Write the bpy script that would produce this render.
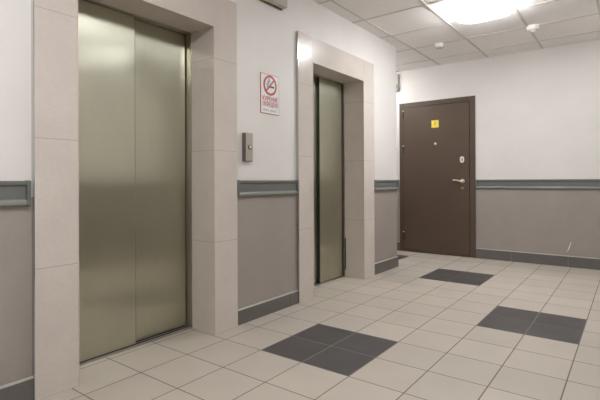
import bpy, bmesh, math, random
from mathutils import Matrix, Vector

for o in list(bpy.data.objects):
    bpy.data.objects.remove(o)
random.seed(4)
T = 0.3                      # one floor tile, metres; all coordinates below are in tiles (X along lift wall, Y into the lobby, Z up)
SC = bpy.context.scene
COL = SC.collection

def P(x, y, z=0.0):
    return Vector((x * T, -y * T, z * T))

# ------------------------------------------------------------------ camera
TH, PITCH, ROLL, FPX, CY = -0.643, 0.002, -0.0043, 444.69, 179.98
def _v(x, y, z):
    return Vector((x, -y, z))
F = _v(math.cos(TH), math.sin(TH), 0); RT = _v(-math.sin(TH), math.cos(TH), 0); U = _v(0, 0, 1)
F2 = F * math.cos(PITCH) + U * math.sin(PITCH); U2 = U * math.cos(PITCH) - F * math.sin(PITCH)
R2 = RT * math.cos(ROLL) + U2 * math.sin(ROLL); U3 = U2 * math.cos(ROLL) - RT * math.sin(ROLL)
cam = bpy.data.objects.new('camera', bpy.data.cameras.new('camera'))
COL.objects.link(cam)
M = Matrix((R2, U3, -F2)).transposed().to_4x4()
M.translation = P(-6.5364, 5.8789, 3.3257)
cam.matrix_world = M
cam.data.sensor_width = 36
cam.data.lens = 36 * FPX / 600
cam.data.shift_y = -(200 - CY) / 600
cam.data.clip_start = 0.02
SC.camera = cam

# ------------------------------------------------------------------ world, exposure
w = bpy.data.worlds.new('world'); SC.world = w; w.use_nodes = True
w.node_tree.nodes['Background'].inputs[0].default_value = (0.9, 0.92, 1, 1)
w.node_tree.nodes['Background'].inputs[1].default_value = 0.0
SC.view_settings.view_transform = 'Standard'
SC.view_settings.look = 'None'
SC.view_settings.gamma = 1
SC.view_settings.exposure = 1.17
LIGHT_STRENGTH = 20.0

# ------------------------------------------------------------------ material helpers
def srgb(r, g, b):
    f = lambda c: (c / 255 / 12.92) if c / 255 <= 0.04045 else ((c / 255 + 0.055) / 1.055) ** 2.4
    return (f(r), f(g), f(b), 1)

class NT:
    def __init__(s, name):
        s.m = bpy.data.materials.new(name); s.m.use_nodes = True
        s.t = s.m.node_tree; s.b = s.t.nodes['Principled BSDF']
        s.pos = s.t.nodes.new('ShaderNodeNewGeometry').outputs['Position']
    def n(s, typ, **kw):
        x = s.t.nodes.new(typ)
        for k, v in kw.items(): setattr(x, k, v)
        return x
    def link(s, a, b): s.t.links.new(a, b)
    def put(s, sock, v):
        if isinstance(v, bpy.types.NodeSocket): s.link(v, sock)
        else: sock.default_value = v
    def math(s, op, a, b=0.0, c=0.0):
        x = s.n('ShaderNodeMath', operation=op)
        for i, v in enumerate((a, b, c)): s.put(x.inputs[i], v)
        return x.outputs[0]
    def xyz(s, v=None):
        x = s.n('ShaderNodeSeparateXYZ'); s.link(v or s.pos, x.inputs[0]); return x.outputs
    def scale(s, v, sc):
        x = s.n('ShaderNodeMapping'); s.link(v, x.inputs[0]); x.inputs['Scale'].default_value = sc; return x.outputs[0]
    def noise(s, v, scale, detail=4, rough=0.6):
        x = s.n('ShaderNodeTexNoise'); s.link(v, x.inputs['Vector'])
        x.inputs['Scale'].default_value = scale; x.inputs['Detail'].default_value = detail; x.inputs['Roughness'].default_value = rough
        return x.outputs['Fac']
    def mix(s, fac, a, b):
        x = s.n('ShaderNodeMix', data_type='RGBA')
        s.put(x.inputs[0], fac); s.put(x.inputs[6], a); s.put(x.inputs[7], b); return x.outputs[2]
    def hsv(s, col, val):
        x = s.n('ShaderNodeHueSaturation'); s.put(x.inputs['Color'], col); s.put(x.inputs['Value'], val); return x.outputs[0]
    def maprange(s, v, a, b, c, d):
        x = s.n('ShaderNodeMapRange'); s.put(x.inputs[0], v)
        for i, k in enumerate((a, b, c, d)): x.inputs[i + 1].default_value = k
        return x.outputs[0]
    def bump(s, h, strength, dist=0.001):
        x = s.n('ShaderNodeBump'); s.put(x.inputs['Height'], h); x.inputs['Strength'].default_value = strength; x.inputs['Distance'].default_value = dist
        s.link(x.outputs[0], s.b.inputs['Normal']); return x

def plain(name, col, rough=0.5, metal=0.0, var=0.04, scale=30, bump=0.0, spec=None):
    k = NT(name)
    nz = k.noise(k.pos, scale)
    k.link(k.hsv(col, k.maprange(nz, 0.25, 0.75, 1 - var, 1 + var)), k.b.inputs['Base Color'])
    k.b.inputs['Roughness'].default_value = rough
    k.b.inputs['Metallic'].default_value = metal
    if spec is not None: k.b.inputs['Specular IOR Level'].default_value = spec
    if bump: k.bump(k.noise(k.pos, scale * 8), bump)
    return k.m

# ---- floor: 30 cm tiles, a pattern of dark blocks, grout
SX, SY = 1.0026, 0.9971
def floor_mat():
    k = NT('floor_tile')
    x, y, z = k.xyz()
    u = k.math('MULTIPLY', x, 1 / T / SX); v = k.math('MULTIPLY', y, -1 / T / SY)
    def edge(a):
        fr = k.math('FRACT', k.math('ADD', a, 100))
        return k.math('MINIMUM', fr, k.math('SUBTRACT', 1.0, fr))
    e = k.math('MINIMUM', edge(u), edge(v))
    grout = k.maprange(e, 0.006, 0.013, 1, 0)
    blk = None
    def inside(a, lo, hi):
        return k.math('MULTIPLY', k.math('GREATER_THAN', a, lo), k.math('LESS_THAN', a, hi))
    for i, j in ((0, 0), (8, 0), (4, 3), (12, -4), (10, -4), (-4, 3), (-8, 0)):
        if i == 12: continue
        b = k.math('MULTIPLY', inside(u, i, i + 2), inside(v, j, j + 2))
        blk = b if blk is None else k.math('MAXIMUM', blk, b)
    fl = k.n('ShaderNodeCombineXYZ')
    k.link(k.math('FLOOR', u), fl.inputs[0]); k.link(k.math('FLOOR', v), fl.inputs[1])
    wn = k.n('ShaderNodeTexWhiteNoise'); k.link(fl.outputs[0], wn.inputs['Vector'])
    tv = k.maprange(wn.outputs['Value'], 0, 1, 0.955, 1.035)
    grain = k.maprange(k.noise(k.pos, 260, 3), 0.3, 0.7, 0.93, 1.07)
    cloud = k.maprange(k.noise(k.pos, 3.0, 5), 0.3, 0.7, 0.95, 1.05)
    val = k.math('MULTIPLY', k.math('MULTIPLY', tv, grain), cloud)
    light = k.hsv(srgb(188, 179, 166), val)
    smear = k.maprange(k.noise(k.pos, 6, 6, 0.7), 0.35, 0.75, 0.85, 1.3)
    dark = k.hsv(srgb(74, 71, 69), k.math('MULTIPLY', val, smear))
    c = k.mix(blk, light, dark)
    gcol = k.mix(blk, srgb(108, 98, 88), srgb(138, 130, 122))
    c = k.mix(grout, c, gcol)
    k.link(c, k.b.inputs['Base Color'])
    k.link(k.math('ADD', k.maprange(k.noise(k.pos, 12), 0.3, 0.7, 0.42, 0.52), k.math('MULTIPLY', grout, 0.3)), k.b.inputs['Roughness'])
    k.bump(k.math('SUBTRACT', 1.0, grout), 0.5, 0.0012)
    return k.m

# ---- painted wall: off-white above, grey below the bumper rail
def wall_mat():
    k = NT('wall_paint')
    x, y, z = k.xyz()
    nz = k.noise(k.pos, 2.2, 5)
    fine = k.noise(k.pos, 120, 3)
    up = k.hsv(srgb(224, 220, 215), k.maprange(nz, 0.3, 0.7, 0.97, 1.03))
    lo = k.hsv(srgb(157, 149, 142), k.math('MULTIPLY', k.maprange(nz, 0.3, 0.7, 0.94, 1.06), k.maprange(fine, 0.3, 0.7, 0.97, 1.03)))
    k.link(k.mix(k.math('LESS_THAN', z, 3.1 * T), up, lo), k.b.inputs['Base Color'])
    k.b.inputs['Roughness'].default_value = 0.55
    k.bump(fine, 0.12, 0.001)
    return k.m

def ceiling_mat():
    k = NT('ceiling_tile')
    nz = k.noise(k.pos, 1.7, 6, 0.65)
    k.link(k.hsv(srgb(244, 241, 237), k.maprange(nz, 0.3, 0.7, 0.95, 1.02)), k.b.inputs['Base Color'])
    k.b.inputs['Roughness'].default_value = 0.8
    k.bump(k.noise(k.pos, 160, 3), 0.15, 0.001)
    return k.m

# ---- polished beige porcelain with 60 cm joints
def portal_mat():
    k = NT('beige_porcelain')
    x, y, z = k.xyz()
    fr = k.math('FRACT', k.math('DIVIDE', z, 2 * T))
    e = k.math('MINIMUM', fr, k.math('SUBTRACT', 1.0, fr))
    j = k.maprange(e, 0.0012, 0.0032, 1, 0)
    cloud = k.noise(k.pos, 4, 7, 0.7)
    speck = k.noise(k.pos, 70, 4)
    val = k.math('MULTIPLY', k.maprange(cloud, 0.3, 0.7, 0.95, 1.05), k.maprange(speck, 0.3, 0.7, 0.97, 1.03))
    c = k.mix(j, k.hsv(srgb(204, 195, 186), val), srgb(160, 150, 140))
    k.link(c, k.b.inputs['Base Color'])
    k.b.inputs['Roughness'].default_value = 0.22
    k.b.inputs['Specular IOR Level'].default_value = 0.3
    return k.m

def steel_mat():
    k = NT('brushed_steel')
    v = k.scale(k.pos, (900, 900, 1.2))
    br = k.noise(v, 1.0, 3)
    cl = k.noise(k.scale(k.pos, (3, 3, 0.8)), 1.5, 4)
    c = k.hsv(srgb(197, 197, 178), k.math('MULTIPLY', k.maprange(br, 0.3, 0.7, 0.97, 1.03), k.maprange(cl, 0.3, 0.7, 0.96, 1.04)))
    k.link(c, k.b.inputs['Base Color'])
    k.b.inputs['Metallic'].default_value = 1
    k.b.inputs['Roughness'].default_value = 0.29
    k.b.inputs['Anisotropic'].default_value = 1.0
    tg = k.n('ShaderNodeCombineXYZ'); tg.inputs[2].default_value = 1.0      # brushed vertically
    k.link(tg.outputs[0], k.b.inputs['Tangent'])
    k.b.inputs['Anisotropic Rotation'].default_value = ANISO_ROT
    return k.m
ANISO_ROT = 0.25

def door_mat():
    k = NT('brown_powder_coat')
    nz = k.noise(k.pos, 500, 2)
    cl = k.noise(k.pos, 2.5, 5)
    k.link(k.hsv(srgb(88, 72, 59), k.maprange(cl, 0.3, 0.7, 0.94, 1.06)), k.b.inputs['Base Color'])
    k.b.inputs['Roughness'].default_value = 0.42
    k.bump(nz, 0.25, 0.0006)
    return k.m

def emit(name, col, strength):
    k = NT(name)
    k.b.inputs['Base Color'].default_value = (0.9, 0.9, 0.9, 1)
    k.b.inputs['Emission Color'].default_value = col
    k.b.inputs['Emission Strength'].default_value = strength
    return k.m

FLOOR, WALL, CEIL, PORTAL, STEEL, DOOR = floor_mat(), wall_mat(), ceiling_mat(), portal_mat(), steel_mat(), door_mat()
RAIL = plain('grey_vinyl', srgb(106, 108, 104), 0.42, var=0.03)
RAILHI = plain('ridge_highlight_vinyl', srgb(138, 140, 135), 0.25, var=0.03)  # rail grey made paler: the ridge highlight is put into the colour
RAILCAP = plain('rail_cap_vinyl', srgb(104, 106, 104), 0.4)
SKIRT = plain('grey_granite_tile', srgb(104, 100, 96), 0.5, var=0.16, scale=90)
CAULK = plain('pale_sealant', srgb(176, 171, 164), 0.5)
TBAR = plain('ceiling_grid_bar', srgb(205, 200, 192), 0.45, var=0.02)
EDGE = plain('portal_edge_trim', srgb(206, 192, 176), 0.25)
DARKMETAL = plain('dark_steel', srgb(74, 74, 68), 0.35, metal=0.7)
FRAMEMETAL = plain('frame_steel', srgb(170, 164, 150), 0.3, metal=0.8)
ALU = plain('sill_aluminium', srgb(158, 152, 146), 0.4, metal=0.5)
BLACK = plain('black_gap', srgb(22, 21, 20), 0.7)
WHITEPL = plain('white_plastic', srgb(232, 231, 228), 0.4, var=0.01)
LIGHTPL = plain('light_grey_plastic', srgb(182, 177, 169), 0.5)
GREYPL = plain('grey_plastic', srgb(150, 144, 134), 0.5)
POLISHED = plain('polished_profile', srgb(205, 205, 203), 0.12, metal=1.0, var=0.01)
CHROME = plain('satin_chrome', srgb(232, 224, 205), 0.28, metal=0.8)
BRASS = plain('dull_brass', srgb(160, 144, 112), 0.35, metal=0.7)
PANELMETAL = plain('panel_brushed_metal', srgb(176, 168, 158), 0.4, metal=0.3)
PANELSIDE = plain('panel_dark_side', srgb(96, 90, 84), 0.45)
YELLOW = plain('yellow_sticker', srgb(246, 222, 84), 0.5)
PAPER = plain('sign_white', srgb(226, 230, 228), 0.45, var=0.01)
RED = plain('sign_red', srgb(184, 50, 34), 0.5, var=0.02)
INK = plain('sign_black', srgb(30, 34, 36), 0.5)
SMOKE = plain('sign_grey', srgb(150, 156, 158), 0.5)
CREAM = plain('cream_diffuser', srgb(206, 188, 150), 0.45)
CONCRETE = plain('dark_shaft', srgb(60, 58, 55), 0.8)
LAMPCOL = srgb(250, 251, 255)
LAMP = emit('lamp_diffuser', LAMPCOL, LIGHT_STRENGTH)
LAMPNEAR = emit('lamp_diffuser_bright', LAMPCOL, LIGHT_STRENGTH * 1.22)
FILLDIM = emit('fill_diffuser_dim', LAMPCOL, LIGHT_STRENGTH * 0.38)
FILLDIM2 = emit('fill_diffuser_dimmer', LAMPCOL, LIGHT_STRENGTH * 0.12)

# ------------------------------------------------------------------ mesh helpers (tile units in, metres out)
class MB:
    def __init__(s, org=(0, 0, 0)):
        s.bm = bmesh.new(); s.o = P(*org)
    def v(s, x, y, z): return s.bm.verts.new(P(x, y, z) - s.o)
    def box(s, x0, x1, y0, y1, z0, z1):
        v = [s.v(x, y, z) for x in (x0, x1) for y in (y0, y1) for z in (z0, z1)]
        for q in ((0, 1, 3, 2), (4, 6, 7, 5), (0, 4, 5, 1), (2, 3, 7, 6), (0, 2, 6, 4), (1, 5, 7, 3)):
            s.bm.faces.new([v[i] for i in q])
        return s
    def prism(s, pts, f, a, b):
        """pts: 2-D outline; f(p, q, t) -> x, y, z; extruded t=a..b"""
        A = [s.v(*f(p, q, a)) for p, q in pts]; B = [s.v(*f(p, q, b)) for p, q in pts]
        n = len(pts)
        for i in range(n):
            s.bm.faces.new((A[i], A[(i + 1) % n], B[(i + 1) % n], B[i]))
        s.bm.faces.new(A[::-1]); s.bm.faces.new(B)
        return s
    def lathe(s, prof, f, n=28):
        """prof: (radius, height) list; f(a, b, h) -> x, y, z"""
        rings = []
        for r, h in prof:
            rings.append([s.v(*f(r * math.cos(2 * math.pi * k / n), r * math.sin(2 * math.pi * k / n), h)) for k in range(n)])
        for a, b in zip(rings, rings[1:]):
            for k in range(n):
                s.bm.faces.new((a[k], a[(k + 1) % n], b[(k + 1) % n], b[k]))
        s.bm.faces.new(rings[0][::-1]); s.bm.faces.new(rings[-1])
        return s
    def tube(s, pts, rad, n=10):
        """pts: tile-unit points, rad list"""
        ps = [P(*p) - s.o for p in pts]; rings = []
        for i, p in enumerate(ps):
            d = (ps[min(i + 1, len(ps) - 1)] - ps[max(i - 1, 0)]).normalized()
            a = d.cross(Vector((0, 0, 1)))
            a = a.normalized() if a.length > 1e-4 else Vector((1, 0, 0))
            b = d.cross(a)
            rings.append([s.bm.verts.new(p + (a * math.cos(2 * math.pi * k / n) + b * math.sin(2 * math.pi * k / n)) * rad[i] * T) for k in range(n)])
        for a, b in zip(rings, rings[1:]):
            for k in range(n): s.bm.faces.new((a[k], a[(k + 1) % n], b[(k + 1) % n], b[k]))
        s.bm.faces.new(rings[0][::-1]); s.bm.faces.new(rings[-1])
        return s
    def build(s, name, m, parent=None, bevel=0.0, smooth=False, segs=2):
        bmesh.ops.recalc_face_normals(s.bm, faces=s.bm.faces[:])
        me = bpy.data.meshes.new(name); s.bm.to_mesh(me); s.bm.free()
        o = bpy.data.objects.new(name, me); COL.objects.link(o)
        me.materials.append(m)
        org = s.o
        if parent is not None:
            root = parent
            base = Vector((0, 0, 0))
            while root is not None:
                base += root.location; root = root.parent
            o.parent = parent; o.location = org - base
        else:
            o.location = org
        if bevel:
            b = o.modifiers.new('bevel', 'BEVEL'); b.width = bevel * T; b.segments = segs; b.limit_method = 'ANGLE'
        if smooth:
            for p in me.polygons: p.use_smooth = True
            try:
                me.set_sharp_from_angle(angle=math.radians(40))
            except Exception: pass
        return o

def tag(o, label=None, cat=None, group=None, kind=None):
    for k, v in (('label', label), ('category', cat), ('group', group), ('kind', kind)):
        if v: o[k] = v
    return o
def empty(name, x, y, z=0, **kw):
    o = bpy.data.objects.new(name, None); COL.objects.link(o); o.location = P(x, y, z); o.empty_display_size = 0.1
    return tag(o, **kw)

# ------------------------------------------------------------------ dimensions (tiles)
YS, YW = -1.375, -1.45            # portal face, painted wall face
X0, X1, X2, X3 = -3.558, -2.900, 0.062, 0.752
X4, X5, X6, X7 = 3.095, 3.777, 6.743, 7.480
XC, XB, ZC = 9.494, 13.196, 8.494
ZT, ZI = 7.40, 6.69
YR, YL, XN = 7.7, -7.0, -11.0     # wall behind the camera side, end of recess, near end
DY0, DY1, DZ = -2.973, 0.486, 6.944
JB = -2.13                        # back of the tiled jambs

# ------------------------------------------------------------------ room shell
tag(MB().box(XN - .5, XB + .5, YL - .5, YR + .5, -0.5, 0).build('floor', FLOOR),
    'floor of pale beige square tiles with dark grey two-by-two tile blocks', 'floor', kind='structure')
ceil = tag(MB().box(XN - .5, XB + .5, YL - .5, YR + .5, ZC, ZC + .5).build('ceiling', CEIL),
    'suspended ceiling of square pale mineral tiles in a metal grid', 'ceiling', kind='structure')
g = MB()
for k in range(-10, 4):
    x = 8.12 + 1.97 * k
    if XN < x < XB: g.box(x - .035, x + .035, YL, YR, ZC - .012, ZC + .01)
for k in range(-5, 5):
    y = 1.02 + 2.03 * k
    if YL < y < YR: g.box(XN, XB, y - .035, y + .035, ZC - .016, ZC + .01)
g.build('ceiling_grid', TBAR, ceil)

OV = 0.07
wl = MB()
wl.box(XN, X1 - OV, -2.9, YW, 0, ZC)
wl.box(X2 + OV, X5 - OV, -2.9, YW, 0, ZC)
wl.box(X6 + OV, XC, -2.9, YW, 0, ZC)
wl.box(X1 - OV, X2 + OV, -2.9, YW, ZI + OV, ZC)
wl.box(X5 - OV, X6 + OV, -2.9, YW, ZI + OV, ZC)
wl.box(XN, XC, YL, -2.9, 0, ZC)
tag(wl.build('wall_left', WALL), 'two-tone wall holding the lifts, off-white above and grey below', 'wall', kind='structure')
wb = MB((XB, 0, 0))
wb.box(XB, XB + .5, YL, DY0 + .12, 0, ZC); wb.box(XB, XB + .5, DY1 - .12, YR, 0, ZC)
wb.box(XB, XB + .5, DY0 + .12, DY1 - .12, DZ - .12, ZC)
wallb = tag(wb.build('wall_back', WALL), 'two-tone end wall around the brown door, off-white above and grey below', 'wall', kind='structure')
sc = MB((XB, 3.9, .8))
sc.prism([(3.86, .63), (3.90, .64), (3.99, .94), (3.97, .96)], lambda p, q, t: (t, p, q), XB - .006, XB)
sc.prism([(3.82, .56), (3.845, .56), (3.86, .62), (3.845, .62)], lambda p, q, t: (t, p, q), XB - .006, XB)
tag(sc.build('scuff_mark', PAPER, wallb), 'small white scratch low on the grey paint')
tag(MB().box(XN, XB, YR, YR + .5, 0, ZC).build('wall_right', WALL), 'two-tone wall facing the lifts, behind the viewer', 'wall', kind='structure')
tag(MB().box(XN - .5, XN, YL, YR, 0, ZC).build('wall_front', WALL), 'two-tone wall at the near end of the lobby', 'wall', kind='structure')
tag(MB().box(XC, XB, YL - .5, YL, 0, ZC).build('wall_recess', WALL), 'wall closing the side recess beyond the lifts', 'wall', kind='structure')

# ------------------------------------------------------------------ bumper rails and baseboards
def along(axis, fixed, sgn):
    if axis == 'x': return lambda d, z, t: (t, fixed + sgn * d, z)
    return lambda d, z, t: (fixed + sgn * d, t, z)
BODY = [(0, 3.345), (.055, 3.345), (.075, 3.335), (.075, 3.285), (.065, 3.275), (.045, 3.268), (.045, 3.075), (.05, 3.06), (0, 3.06)]
RIDGE = [(0, 3.065), (.045, 3.065), (.075, 3.058), (.088, 3.04), (.088, 2.995), (.07, 2.972), (0, 2.972)]
def rail(n, axis, fixed, sgn, a, b, label, caps=(1, 1)):
    f = along(axis, fixed, sgn); mid = (a + b) / 2
    org = (mid, fixed, 3.15) if axis == 'x' else (fixed, mid, 3.15)
    e = empty('trim_%d' % n, *org, label=label, cat='bumper rail', kind='structure')
    a2, b2 = a + (.05 if caps[0] else 0), b - (.05 if caps[1] else 0)
    MB(org).prism(BODY, f, a2, b2).build('rail_body', RAIL, e, bevel=.006)
    MB(org).prism(RIDGE, f, a2, b2).build('rail_ridge', RAILHI, e, bevel=.012)
    cp = [(0, 3.352), (.08, 3.352), (.095, 3.335), (.095, 2.98), (.08, 2.962), (0, 2.962)]
    if caps[0]: MB(org).prism(cp, f, a, a + .06).build('end_cap', RAILCAP, e, bevel=.01)
    if caps[1]: MB(org).prism(cp, f, b - .06, b).build('end_cap', RAILCAP, e, bevel=.01)
def skirt(name, axis, fixed, sgn, a, b, label, h=.355, start=None):
    f = along(axis, fixed, sgn); m = MB(); c = MB()
    t = a if start is None else start
    cuts = [a]
    while t < b - .02:
        if t > a + .02: cuts.append(t)
        t += 2.0
    cuts.append(b)
    for p, q in zip(cuts, cuts[1:]):
        m.prism([(0, 0), (.04, 0), (.04, h), (0, h)], f, p + (.006 if p != a else 0), q - (.006 if q != b else 0))
    o = tag(m.build(name, SKIRT), label, 'baseboard', kind='structure')
    c.prism([(0, h), (.045, h - .004), (.038, h + .014), (0, h + .024)], f, a, b)
    c.build('top_seal', CAULK, o)

rail(1, 'x', YW, 1, XN, X0 - .05, 'grey wall bumper rail to the left of the near lift', (0, 1))
rail(2, 'x', YW, 1, X3 + .01, X4 - .01, 'short grey wall bumper rail between the two lifts')
rail(3, 'x', YW, 1, X7 + .01, XC - .01, 'short grey wall bumper rail right of the far lift')
rail(4, 'y', XB, -1, DY1 + .03, YR, 'long grey wall bumper rail right of the brown door', (1, 0))
rail(5, 'y', XB, -1, YL, DY0 - .03, 'grey wall bumper rail left of the brown door, mostly behind the corner', (0, 1))
rail(6, 'x', YR, -1, XN, XB - .12, 'grey wall bumper rail behind the viewer', (0, 0))
skirt('baseboard_left', 'x', YW, 1, XN, X0 - .005, 'dark grey tile baseboard left of the near lift')
skirt('baseboard_middle', 'x', YW, 1, X3 + .005, X4 - .005, 'dark grey tile baseboard between the two lifts', .335)
skirt('baseboard_corner', 'x', YW, 1, X7 + .005, XC + .04, 'dark grey tile baseboard right of the far lift', .38)
skirt('baseboard_back', 'y', XB, -1, DY1 + .01, YR - .04, 'dark grey tile baseboard right of the brown door', .40, start=1.88)
skirt('baseboard_recess', 'y', XB, -1, YL, DY0 - .01, 'dark grey tile baseboard left of the brown door', .40)
skirt('baseboard_right', 'x', YR, -1, XN, XB, 'dark grey tile baseboard behind the viewer')
skirt('baseboard_side', 'y', XC, 1, YL, YW, 'dark grey tile baseboard around the corner past the far lift', .38)

# ------------------------------------------------------------------ lifts
def lift(xa, xb_, xc, xd, near_front, label):
    """xa..xb_ left pillar, xb_..xc opening, xc..xd right pillar"""
    mx = (xb_ + xc) / 2; org = (mx, YS, 0)
    e = empty('elevator_entrance', mx, YS, 0, label=label, cat='elevator')
    for side, (p, q, jx0, jx1) in (('l', (xa, xb_, xb_ - OV, xb_)), ('r', (xc, xd, xc, xc + OV))):
        m = MB((p, YS, 0))
        m.box(p, q, YW, YS, 0, ZT)
        m.box(jx0, jx1, JB, YW + .0005, 0, ZI + OV)
        pl = m.build('tiled_pillar', PORTAL, e)
        ex = q if side == 'l' else p
        s = 1 if side == 'l' else -1
        if side == 'l':
            MB((p, YS, 0)).box(p - .012, p, YW, YS + .004, 0, ZT).build('corner_profile', POLISHED, pl)
        MB((ex, YS, 0)).box(min(ex, ex + s * .012), max(ex, ex + s * .012), YS - .02, YS + .006, 0, ZI - .012).build('edge_trim', EDGE, pl)
    m = MB((mx, YS, ZI))
    m.box(xb_ + .006, xc - .006, YW, YS, ZI, ZT)
    m.box(xb_, xc, JB, YW + .0005, ZI, ZI + OV)
    ln = m.build('tiled_lintel', PORTAL, e)
    MB((mx, YS, ZI)).box(xb_, xc, YS - .03, YS + .008, ZI - .014, ZI + .004).build('edge_trim', EDGE, ln)
    # steel frame behind the tiled jambs
    m = MB(org)
    yb0 = -2.62
    m.box(xb_ - .005, xb_ + .03, yb0, JB, 0, ZI); m.box(xc - .012, xc + .005, yb0, JB, 0, ZI)
    m.box(xb_ + .03, xc - .03, yb0, JB, ZI - .02, ZI + .02)
    m.build('door_frame', FRAMEMETAL, e)
    # sliding panels, the one nearer the lobby overlaps the other
    c = (xb_ + xc) / 2
    yf, yr = -2.20, -2.31
    if near_front:
        fr = (xb_ + .04, c + .10); re = (c - .1, xc - .035); rg = (xc - .028, xc - .012)
    else:
        fr = (c + .04, xc - .09); re = (xb_ + .04, c + .22); rg = (xc - .08, xc - .03)
    fp = MB((sum(fr) / 2, yf, .05)).box(fr[0], fr[1], yf - .08, yf, .04, ZI - .025).build('door_panel', STEEL, e, bevel=.006)
    ex = fr[1] if near_front else fr[0]
    MB((ex, yf, .05)).box(ex - .012, ex + .003, yf - .07, yf + .006, .04, ZI - .025).build('panel_edge', FRAMEMETAL if near_front else DARKMETAL, fp, bevel=.004)
    MB((sum(re) / 2, yr, .05)).box(re[0], re[1], yr - .08, yr, .04, ZI - .025).build('door_panel', STEEL, e, bevel=.012)
    MB((xc, yf, .05)).box(rg[0], rg[1], -2.5, (yr if near_front else yf) - .03, .04, ZI - .05).build('closing_post', DARKMETAL, e, bevel=.01)
    MB((mx, yb0, 0)).box(xb_ - .06, xc + .06, yb0 - .2, yb0, 0, ZI + .05).build('shaft_lining', CONCRETE, e)
    m = MB((mx, JB, 0)).box(xb_ + .0, xc - .0, yb0, JB + .0, 0, .02)
    sl = m.build('door_sill', ALU, e, bevel=.006)
    g = MB((mx, JB, .02))
    for y in (yf - .04, yr - .04):
        g.box(xb_ + .03, xc - .03, y - .025, y + .025, .02, .0215)
    g.build('sill_groove', BLACK, sl)
    return e
e1 = lift(X0, X1, X2, X3, True, 'near lift, wide steel double-panel door in a beige tiled surround, at left of the picture')
e2 = lift(X4, X5, X6, X7, False, 'far lift, steel door half hidden in its beige tiled surround, right of the no-smoking sign')
# chipped joint low on the far jamb of the second lift
c = MB((X6, JB, 1)).box(X6 - .004, X6 + .004, JB, JB + .035, .25, 1.35).build('open_joint', BLACK, e2)
tag(c, 'dark open gap low in the jamb')

# ------------------------------------------------------------------ brown door
d = empty('door_1', XB, (DY0 + DY1) / 2, 0, label='brown steel apartment door with yellow number sticker at the end of the lobby', cat='door', kind='structure')
fx = XB - .05
LY0, LY1, LZ0, LZ1 = -2.755, .245, .09, 6.715
m = MB((fx, DY0, 0))
m.box(fx, XB + .3, DY0, LY0 - .012, 0, DZ); m.box(fx, XB + .3, LY1 + .012, DY1, 0, DZ)
m.box(fx, XB + .3, LY0 - .012, LY1 + .012, LZ1 + .014, DZ); m.box(fx, XB + .3, LY0 - .012, LY1 + .012, 0, LZ0 - .012)
m.build('door_frame', DOOR, d, bevel=.012)
leaf = MB((fx, LY0, LZ0)).box(fx - .03, XB + .2, LY0, LY1, LZ0, LZ1).build('door_leaf', DOOR, d, bevel=.015)
fa = fx - .03                       # leaf face
back = lambda a, b, h: (fa - h, a, b)
def on_door(y, z): return lambda a, b, h: (fa - h, y + a, z + b)
for z in (6.38, 4.74, .72):
    hg = MB((fa, -2.79, z)).lathe([(.036, -.18), (.042, -.17), (.042, -.01), (.034, 0), (.042, .01), (.042, .17), (.036, .18)], lambda a, b, h: (fa + .01 + a, -2.765 + b, z + h), 14)
    hg.build('hinge', DARKMETAL, leaf, smooth=True)
    MB((fa, -2.8, z)).lathe([(.034, .0), (.034, .03), (.012, .05)], lambda a, b, h: (fa + .01 - .01 + a, -2.765 + b, z + .18 + h), 10).build('hinge_pin', CHROME, leaf, smooth=True)
def rr(w, h, r, n=6):
    out = []
    for cx, cy, a0 in ((w / 2 - r, h / 2 - r, 0), (-w / 2 + r, h / 2 - r, 90), (-w / 2 + r, -h / 2 + r, 180), (w / 2 - r, -h / 2 + r, 270)):
        for k in range(n + 1):
            a = math.radians(a0 + 90 * k / n); out.append((cx + r * math.cos(a), cy + r * math.sin(a)))
    return out
def plate(y, z, w, h, r, t0, t1): 
    return MB((fa, y, z)).prism(rr(w, h, r), lambda p, q, t: (fa - t, y + p, z + q), t0, t1)
esc = plate(-.05, 4.22, .17, .27, .07, 0, .05).build('upper_lock_plate', WHITEPL, leaf, bevel=.012)
plate(-.04, 4.22, .045, .12, .02, .05, .055).build('upper_keyhole', PANELSIDE, leaf)
MB((fa, -.04, 3.28)).lathe([(.10, 0), (.10, .03), (.085, .05), (.045, .055), (.04, .13)], on_door(-.04, 3.28)).build('handle_rose', CHROME, leaf, smooth=True)
hz = 3.28
MB((fa, -.04, hz)).tube([(fa - .12, -.03, hz), (fa - .15, -.10, hz + .005), (fa - .15, -.18, hz + .03), (fa - .15, -.27, hz + .05), (fa - .15, -.37, hz + .055), (fa - .145, -.42, hz + .045)],
        [.042, .040, .036, .033, .032, .028], 12).build('door_handle', CHROME, leaf, smooth=True)
MB((fa, -.04, 2.97)).lathe([(.075, 0), (.075, .02), (.06, .035), (.02, .036)], on_door(-.04, 2.97)).build('lower_lock_cover', BRASS, leaf, smooth=True)
MB((fa, -1.23, 4.97)).lathe([(.055, 0), (.055, .015), (.035, .03), (.01, .034)], on_door(-1.23, 4.97)).build('peephole', CHROME, leaf, smooth=True)
num = plate(-1.24, 5.86, .33, .33, .01, 0, .01).build('number_sticker', YELLOW, leaf)
def text_mesh(txt, size, bold=0.0):
    cu = bpy.data.curves.new('t', 'FONT'); cu.body = txt; cu.size = size; cu.align_x = 'CENTER'; cu.align_y = 'CENTER'; cu.extrude = 0.0004; cu.offset = bold
    o = bpy.data.objects.new('t', cu); COL.objects.link(o)
    bpy.context.view_layer.update()
    me = bpy.data.meshes.new_from_object(o.evaluated_get(bpy.context.evaluated_depsgraph_get()))
    bpy.data.objects.remove(o); bpy.data.curves.remove(cu)
    return me
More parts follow.
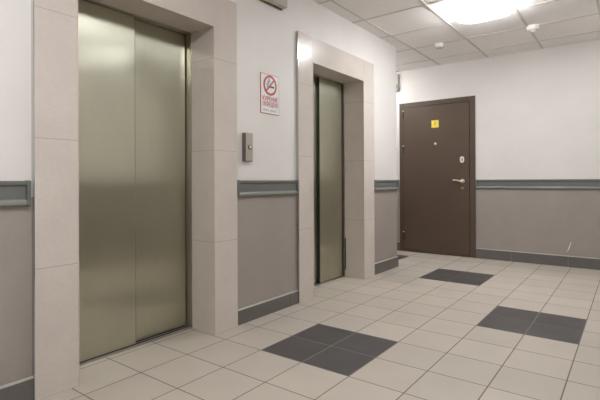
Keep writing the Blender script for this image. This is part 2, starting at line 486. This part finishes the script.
def text_on(name, txt, size, m, parent, origin, right, up, width=None, bold=0.0):
    me = text_mesh(txt, size, bold); me.name = name; me.materials.clear(); me.materials.append(m)
    nrm = right.cross(up)
    xs = [v.co.x for v in me.vertices]; W = max(xs) - min(xs); s = (width / W) if width else 1
    mat = Matrix((right * s, up, nrm)).transposed().to_4x4()
    me.transform(mat)
    o = bpy.data.objects.new(name, me); COL.objects.link(o)
    base = Vector((0, 0, 0)); r = parent
    while r is not None: base += r.location; r = r.parent
    o.parent = parent; o.location = origin - base
    return o
# on the end wall, right (as seen) = world -y, up = z, normal = -x
text_on('door_number', '1', .24 * T, INK, leaf, P(fa - .012, -1.24, 5.87), Vector((0, -1, 0)), Vector((0, 0, 1)))

# ------------------------------------------------------------------ no smoking sign (on the lift wall, normal = world -y)
SXc, SZc, SW, SH = 1.985, 5.505, .71, .995
sy = YW
sg = empty('no_smoking_sign', SXc, sy, SZc, label='white and red no-smoking sign on the wall between the two lifts', cat='sign')
def splate(pts, t0, t1, x=SXc, z=SZc):
    return MB((SXc, sy, SZc)).prism(pts, lambda p, q, t: (x + p, sy + t, z + q), t0, t1)
splate(rr(SW, SH, .01, 2), 0, .012).build('sign_border', RED, sg)
splate(rr(SW - .03, SH - .03, .008, 2), .012, .016).build('sign_face', PAPER, sg)
ro, ri, n = .255, .198, 40
cz = .225
m = MB((SXc, sy, SZc))
for k in range(n):
    a, b = 2 * math.pi * k / n, 2 * math.pi * (k + 1) / n
    m.prism([(ro * math.cos(a), cz + ro * math.sin(a)), (ro * math.cos(b), cz + ro * math.sin(b)), (ri * math.cos(b), cz + ri * math.sin(b)), (ri * math.cos(a), cz + ri * math.sin(a))],
            lambda p, q, t: (SXc + p, sy + t, SZc + q), .016, .020)
bmesh.ops.remove_doubles(m.bm, verts=m.bm.verts[:], dist=1e-5)
s2 = .7071
def rot(p, q): return (p * s2 - q * s2, cz + p * s2 + q * s2)
m.prism([rot(-.23, -.023), rot(.23, -.023), rot(.23, .023), rot(-.23, .023)], lambda p, q, t: (SXc + p, sy + t, SZc + q), .018, .022)
m.build('prohibition_ring', RED, sg)
splate([(-.03, .17), (.16, .17), (.16, .215), (-.03, .215)], .016, .019).build('cigarette', INK, sg)
splate([(-.13, .17), (-.035, .17), (-.035, .215), (-.13, .215)], .016, .019).build('cigarette_tip', SMOKE, sg)
m = MB((SXc, sy, SZc))
for dx, dz in ((-.11, .25), (-.06, .265), (-.085, .315), (-.02, .325), (-.04, .375)):
    m.lathe([(.03, .016), (.03, .019)], lambda a, b, h: (SXc + dx + a, sy + h, SZc + dz + b), 10)
m.build('smoke_curls', SMOKE, sg)
RV, UV = Vector((1, 0, 0)), Vector((0, 0, 1))
text_on('first_line', 'КУРЕНИЕ', .155 * T, RED, sg, P(SXc, sy + .018, SZc - .125), RV, UV, .58 * T, bold=.0006)
text_on('second_line', 'ЗАПРЕЩЕНО', .155 * T, RED, sg, P(SXc, sy + .018, SZc - .262), RV, UV, .60 * T, bold=.0006)
m = MB((SXc, sy, SZc))
x = -.26
for wrd in (5, 6):
    for k in range(wrd):
        m.box(SXc + x, SXc + x + .009, sy + .016, sy + .018, SZc - .435, SZc - .385)
        m.box(SXc + x, SXc + x + .028, sy + .016, sy + .018, SZc - .395 if k % 2 else SZc - .42, SZc - .385 if k % 2 else SZc - .41)
        x += .043
    x += .05
m.build('third_line', RED, sg)

# ------------------------------------------------------------------ lift call panel
px0, px1, pz0, pz1 = .985, 1.235, 3.79, 4.46
pn = empty('call_button_panel', (px0 + px1) / 2, YW, (pz0 + pz1) / 2, label='narrow metal lift call panel with one round button right of the near lift', cat='call panel')
org = ((px0 + px1) / 2, YW, (pz0 + pz1) / 2)
MB(org).box(px0, px1 - .01, YW, YW + .11, pz0, pz1).build('panel_body', PANELSIDE, pn, bevel=.01)
MB(org).box(px0 + .005, px1 - .01, YW + .11, YW + .125, pz0 + .01, pz1 - .01).build('faceplate', PANELMETAL, pn, bevel=.006)
bt = MB(org).lathe([(.055, .125), (.055, .14), (.045, .145), (.04, .14)], lambda a, b, h: (1.115 + a, YW + h, 4.12 + b), 24).build('button_collar', DARKMETAL, pn, smooth=True)
MB(org).lathe([(.036, .13), (.036, .148), (.025, .155)], lambda a, b, h: (1.115 + a, YW + h, 4.12 + b), 20).build('call_button', CHROME, pn, smooth=True)

# ------------------------------------------------------------------ wall box above the sign
bx0, bx1, by1, bz0, bz1 = 1.0, 2.46, -1.22, 7.775, 8.35
eb = empty('emergency_light', (bx0 + bx1) / 2, YW, bz0, label='grey emergency light box high on the wall, above the no-smoking sign', cat='light box')
org = ((bx0 + bx1) / 2, YW, bz0)
MB(org).box(bx0, bx1, YW, YW + .06, bz0 - .01, bz1).build('shadow_gap_strip', PANELSIDE, eb, bevel=.008)  # dark strip standing in for the shadow gap between box and wall
MB(org).box(bx0 + .03, bx1 - .005, YW + .06, by1, bz0, bz1 - .03).build('light_housing', LIGHTPL, eb, bevel=.03)
MB(org).box(bx0 + .15, bx1 - .4, YW + .10, by1 - .05, bz0 - .015, bz0 + .01).build('diffuser', CREAM, eb, bevel=.006)

# ------------------------------------------------------------------ small fittings on the end wall left of the door
jb = empty('junction_box', XB, -3.12, 8.0, label='small grey box under the ceiling by the inner corner, above the brown door', cat='box')
MB((XB, -3.12, 8)).box(XB - .16, XB, -3.24, -2.99, 7.58, 8.36).build('box_body', LIGHTPL, jb, bevel=.015)
MB((XB, -3.12, 8)).box(XB - .19, XB - .16, -3.1, -3.03, 7.68, 7.86).build('latch', DARKMETAL, jb, bevel=.006)
db = empty('doorbell_button', XB, -3.13, 4.82, label='tiny white doorbell button on the wall left of the brown door', cat='doorbell')
MB((XB, -3.13, 4.82)).box(XB - .05, XB, -3.2, -3.06, 4.7, 4.94).build('bell_plate', WHITEPL, db, bevel=.012)
MB((XB, -3.13, 4.82)).lathe([(.04, 0), (.04, .02), (.03, .03)], lambda a, b, h: (XB - .05 - h, -3.13 + a, 4.82 + b), 16).build('push_button', GREYPL, db, smooth=True)

# ------------------------------------------------------------------ ceiling detectors
def detector(x, y, r, drop, label, slots):
    e = empty('smoke_detector', x, y, ZC, label=label, cat='smoke detector', group='smoke detectors on the ceiling')
    z0 = ZC - .018
    dn = lambda a, b, h: (x + a, y + b, z0 - h)
    MB((x, y, ZC)).lathe([(r, -.018), (r, .05), (r * .94, .07)], dn, 32).build('mounting_base', WHITEPL, e, smooth=True)
    MB((x, y, ZC)).lathe([(r * .92, .07), (r * .9, .10), (r * .75, .13), (r * .45, .14), (r * .42, .16 + drop), (r * .3, .18 + drop)], dn, 32).build('sensor_dome', WHITEPL, e, smooth=True)
    if slots:
        MB((x, y, ZC)).lathe([(r * .5, .13), (r * .5, .155)], dn, 24).build('sensor_gap', DARKMETAL, e)
        m = MB((x, y, ZC))
        for k in range(12):
            a = 2 * math.pi * k / 12
            m.lathe([(.016, .105), (.016, .118)], lambda p, q, h: (x + math.cos(a) * r * .86 + p, y + math.sin(a) * r * .86 + q, z0 - h), 8)
        m.build('vent_slots', DARKMETAL, e)
detector(10.13, .02, .17, -.02, 'small white ceiling smoke detector above the brown door', True)
detector(10.13, 3.21, .21, .01, 'larger white ceiling smoke detector at the upper right of the picture', False)

# ------------------------------------------------------------------ ceiling lights
def light(x, y, label, first=None, lamp=None):
    if first is None:
        e = empty('ceiling_light', x, y, ZC, label=label, cat='ceiling light', group='square ceiling lights')
        MB((x, y, ZC)).prism(rr(1.62, 1.62, .45, 10), lambda p, q, t: (x + p, y + q, t), ZC - .035, ZC).build('light_frame', WHITEPL, e, bevel=.01)
        MB((x, y, ZC)).prism(rr(1.56, 1.56, .43, 10), lambda p, q, t: (x + p, y + q, t), ZC - .22, ZC - .03).build('light_diffuser', LAMP, e, bevel=.05)
        return e
    r = first.copy(); COL.objects.link(r); r.location = P(x, y, ZC); r['label'] = label
    for ch in list(first.children):
        c = ch.copy(); COL.objects.link(c); c.parent = r
        if lamp and ch.name.startswith('light_diffuser'):
            c.data = ch.data.copy(); c.data.materials[0] = lamp
    return r
l0 = light(7.24, 2.3, 'glowing square ceiling light in front of the far lift')
light(-4.6, 3.9, 'square ceiling light over the near end, outside the picture', l0, LAMPNEAR)
light(11.1, -4.05, 'added square fill light in the side recess, hidden behind the lift wall', l0, FILLDIM)  # unseen lamp added to brighten the door and far end
light(10.1, 6.35, 'added square fill light over the right side of the lobby, outside the picture', l0, FILLDIM2)  # added lamp out of view, lifts the end wall and ceiling
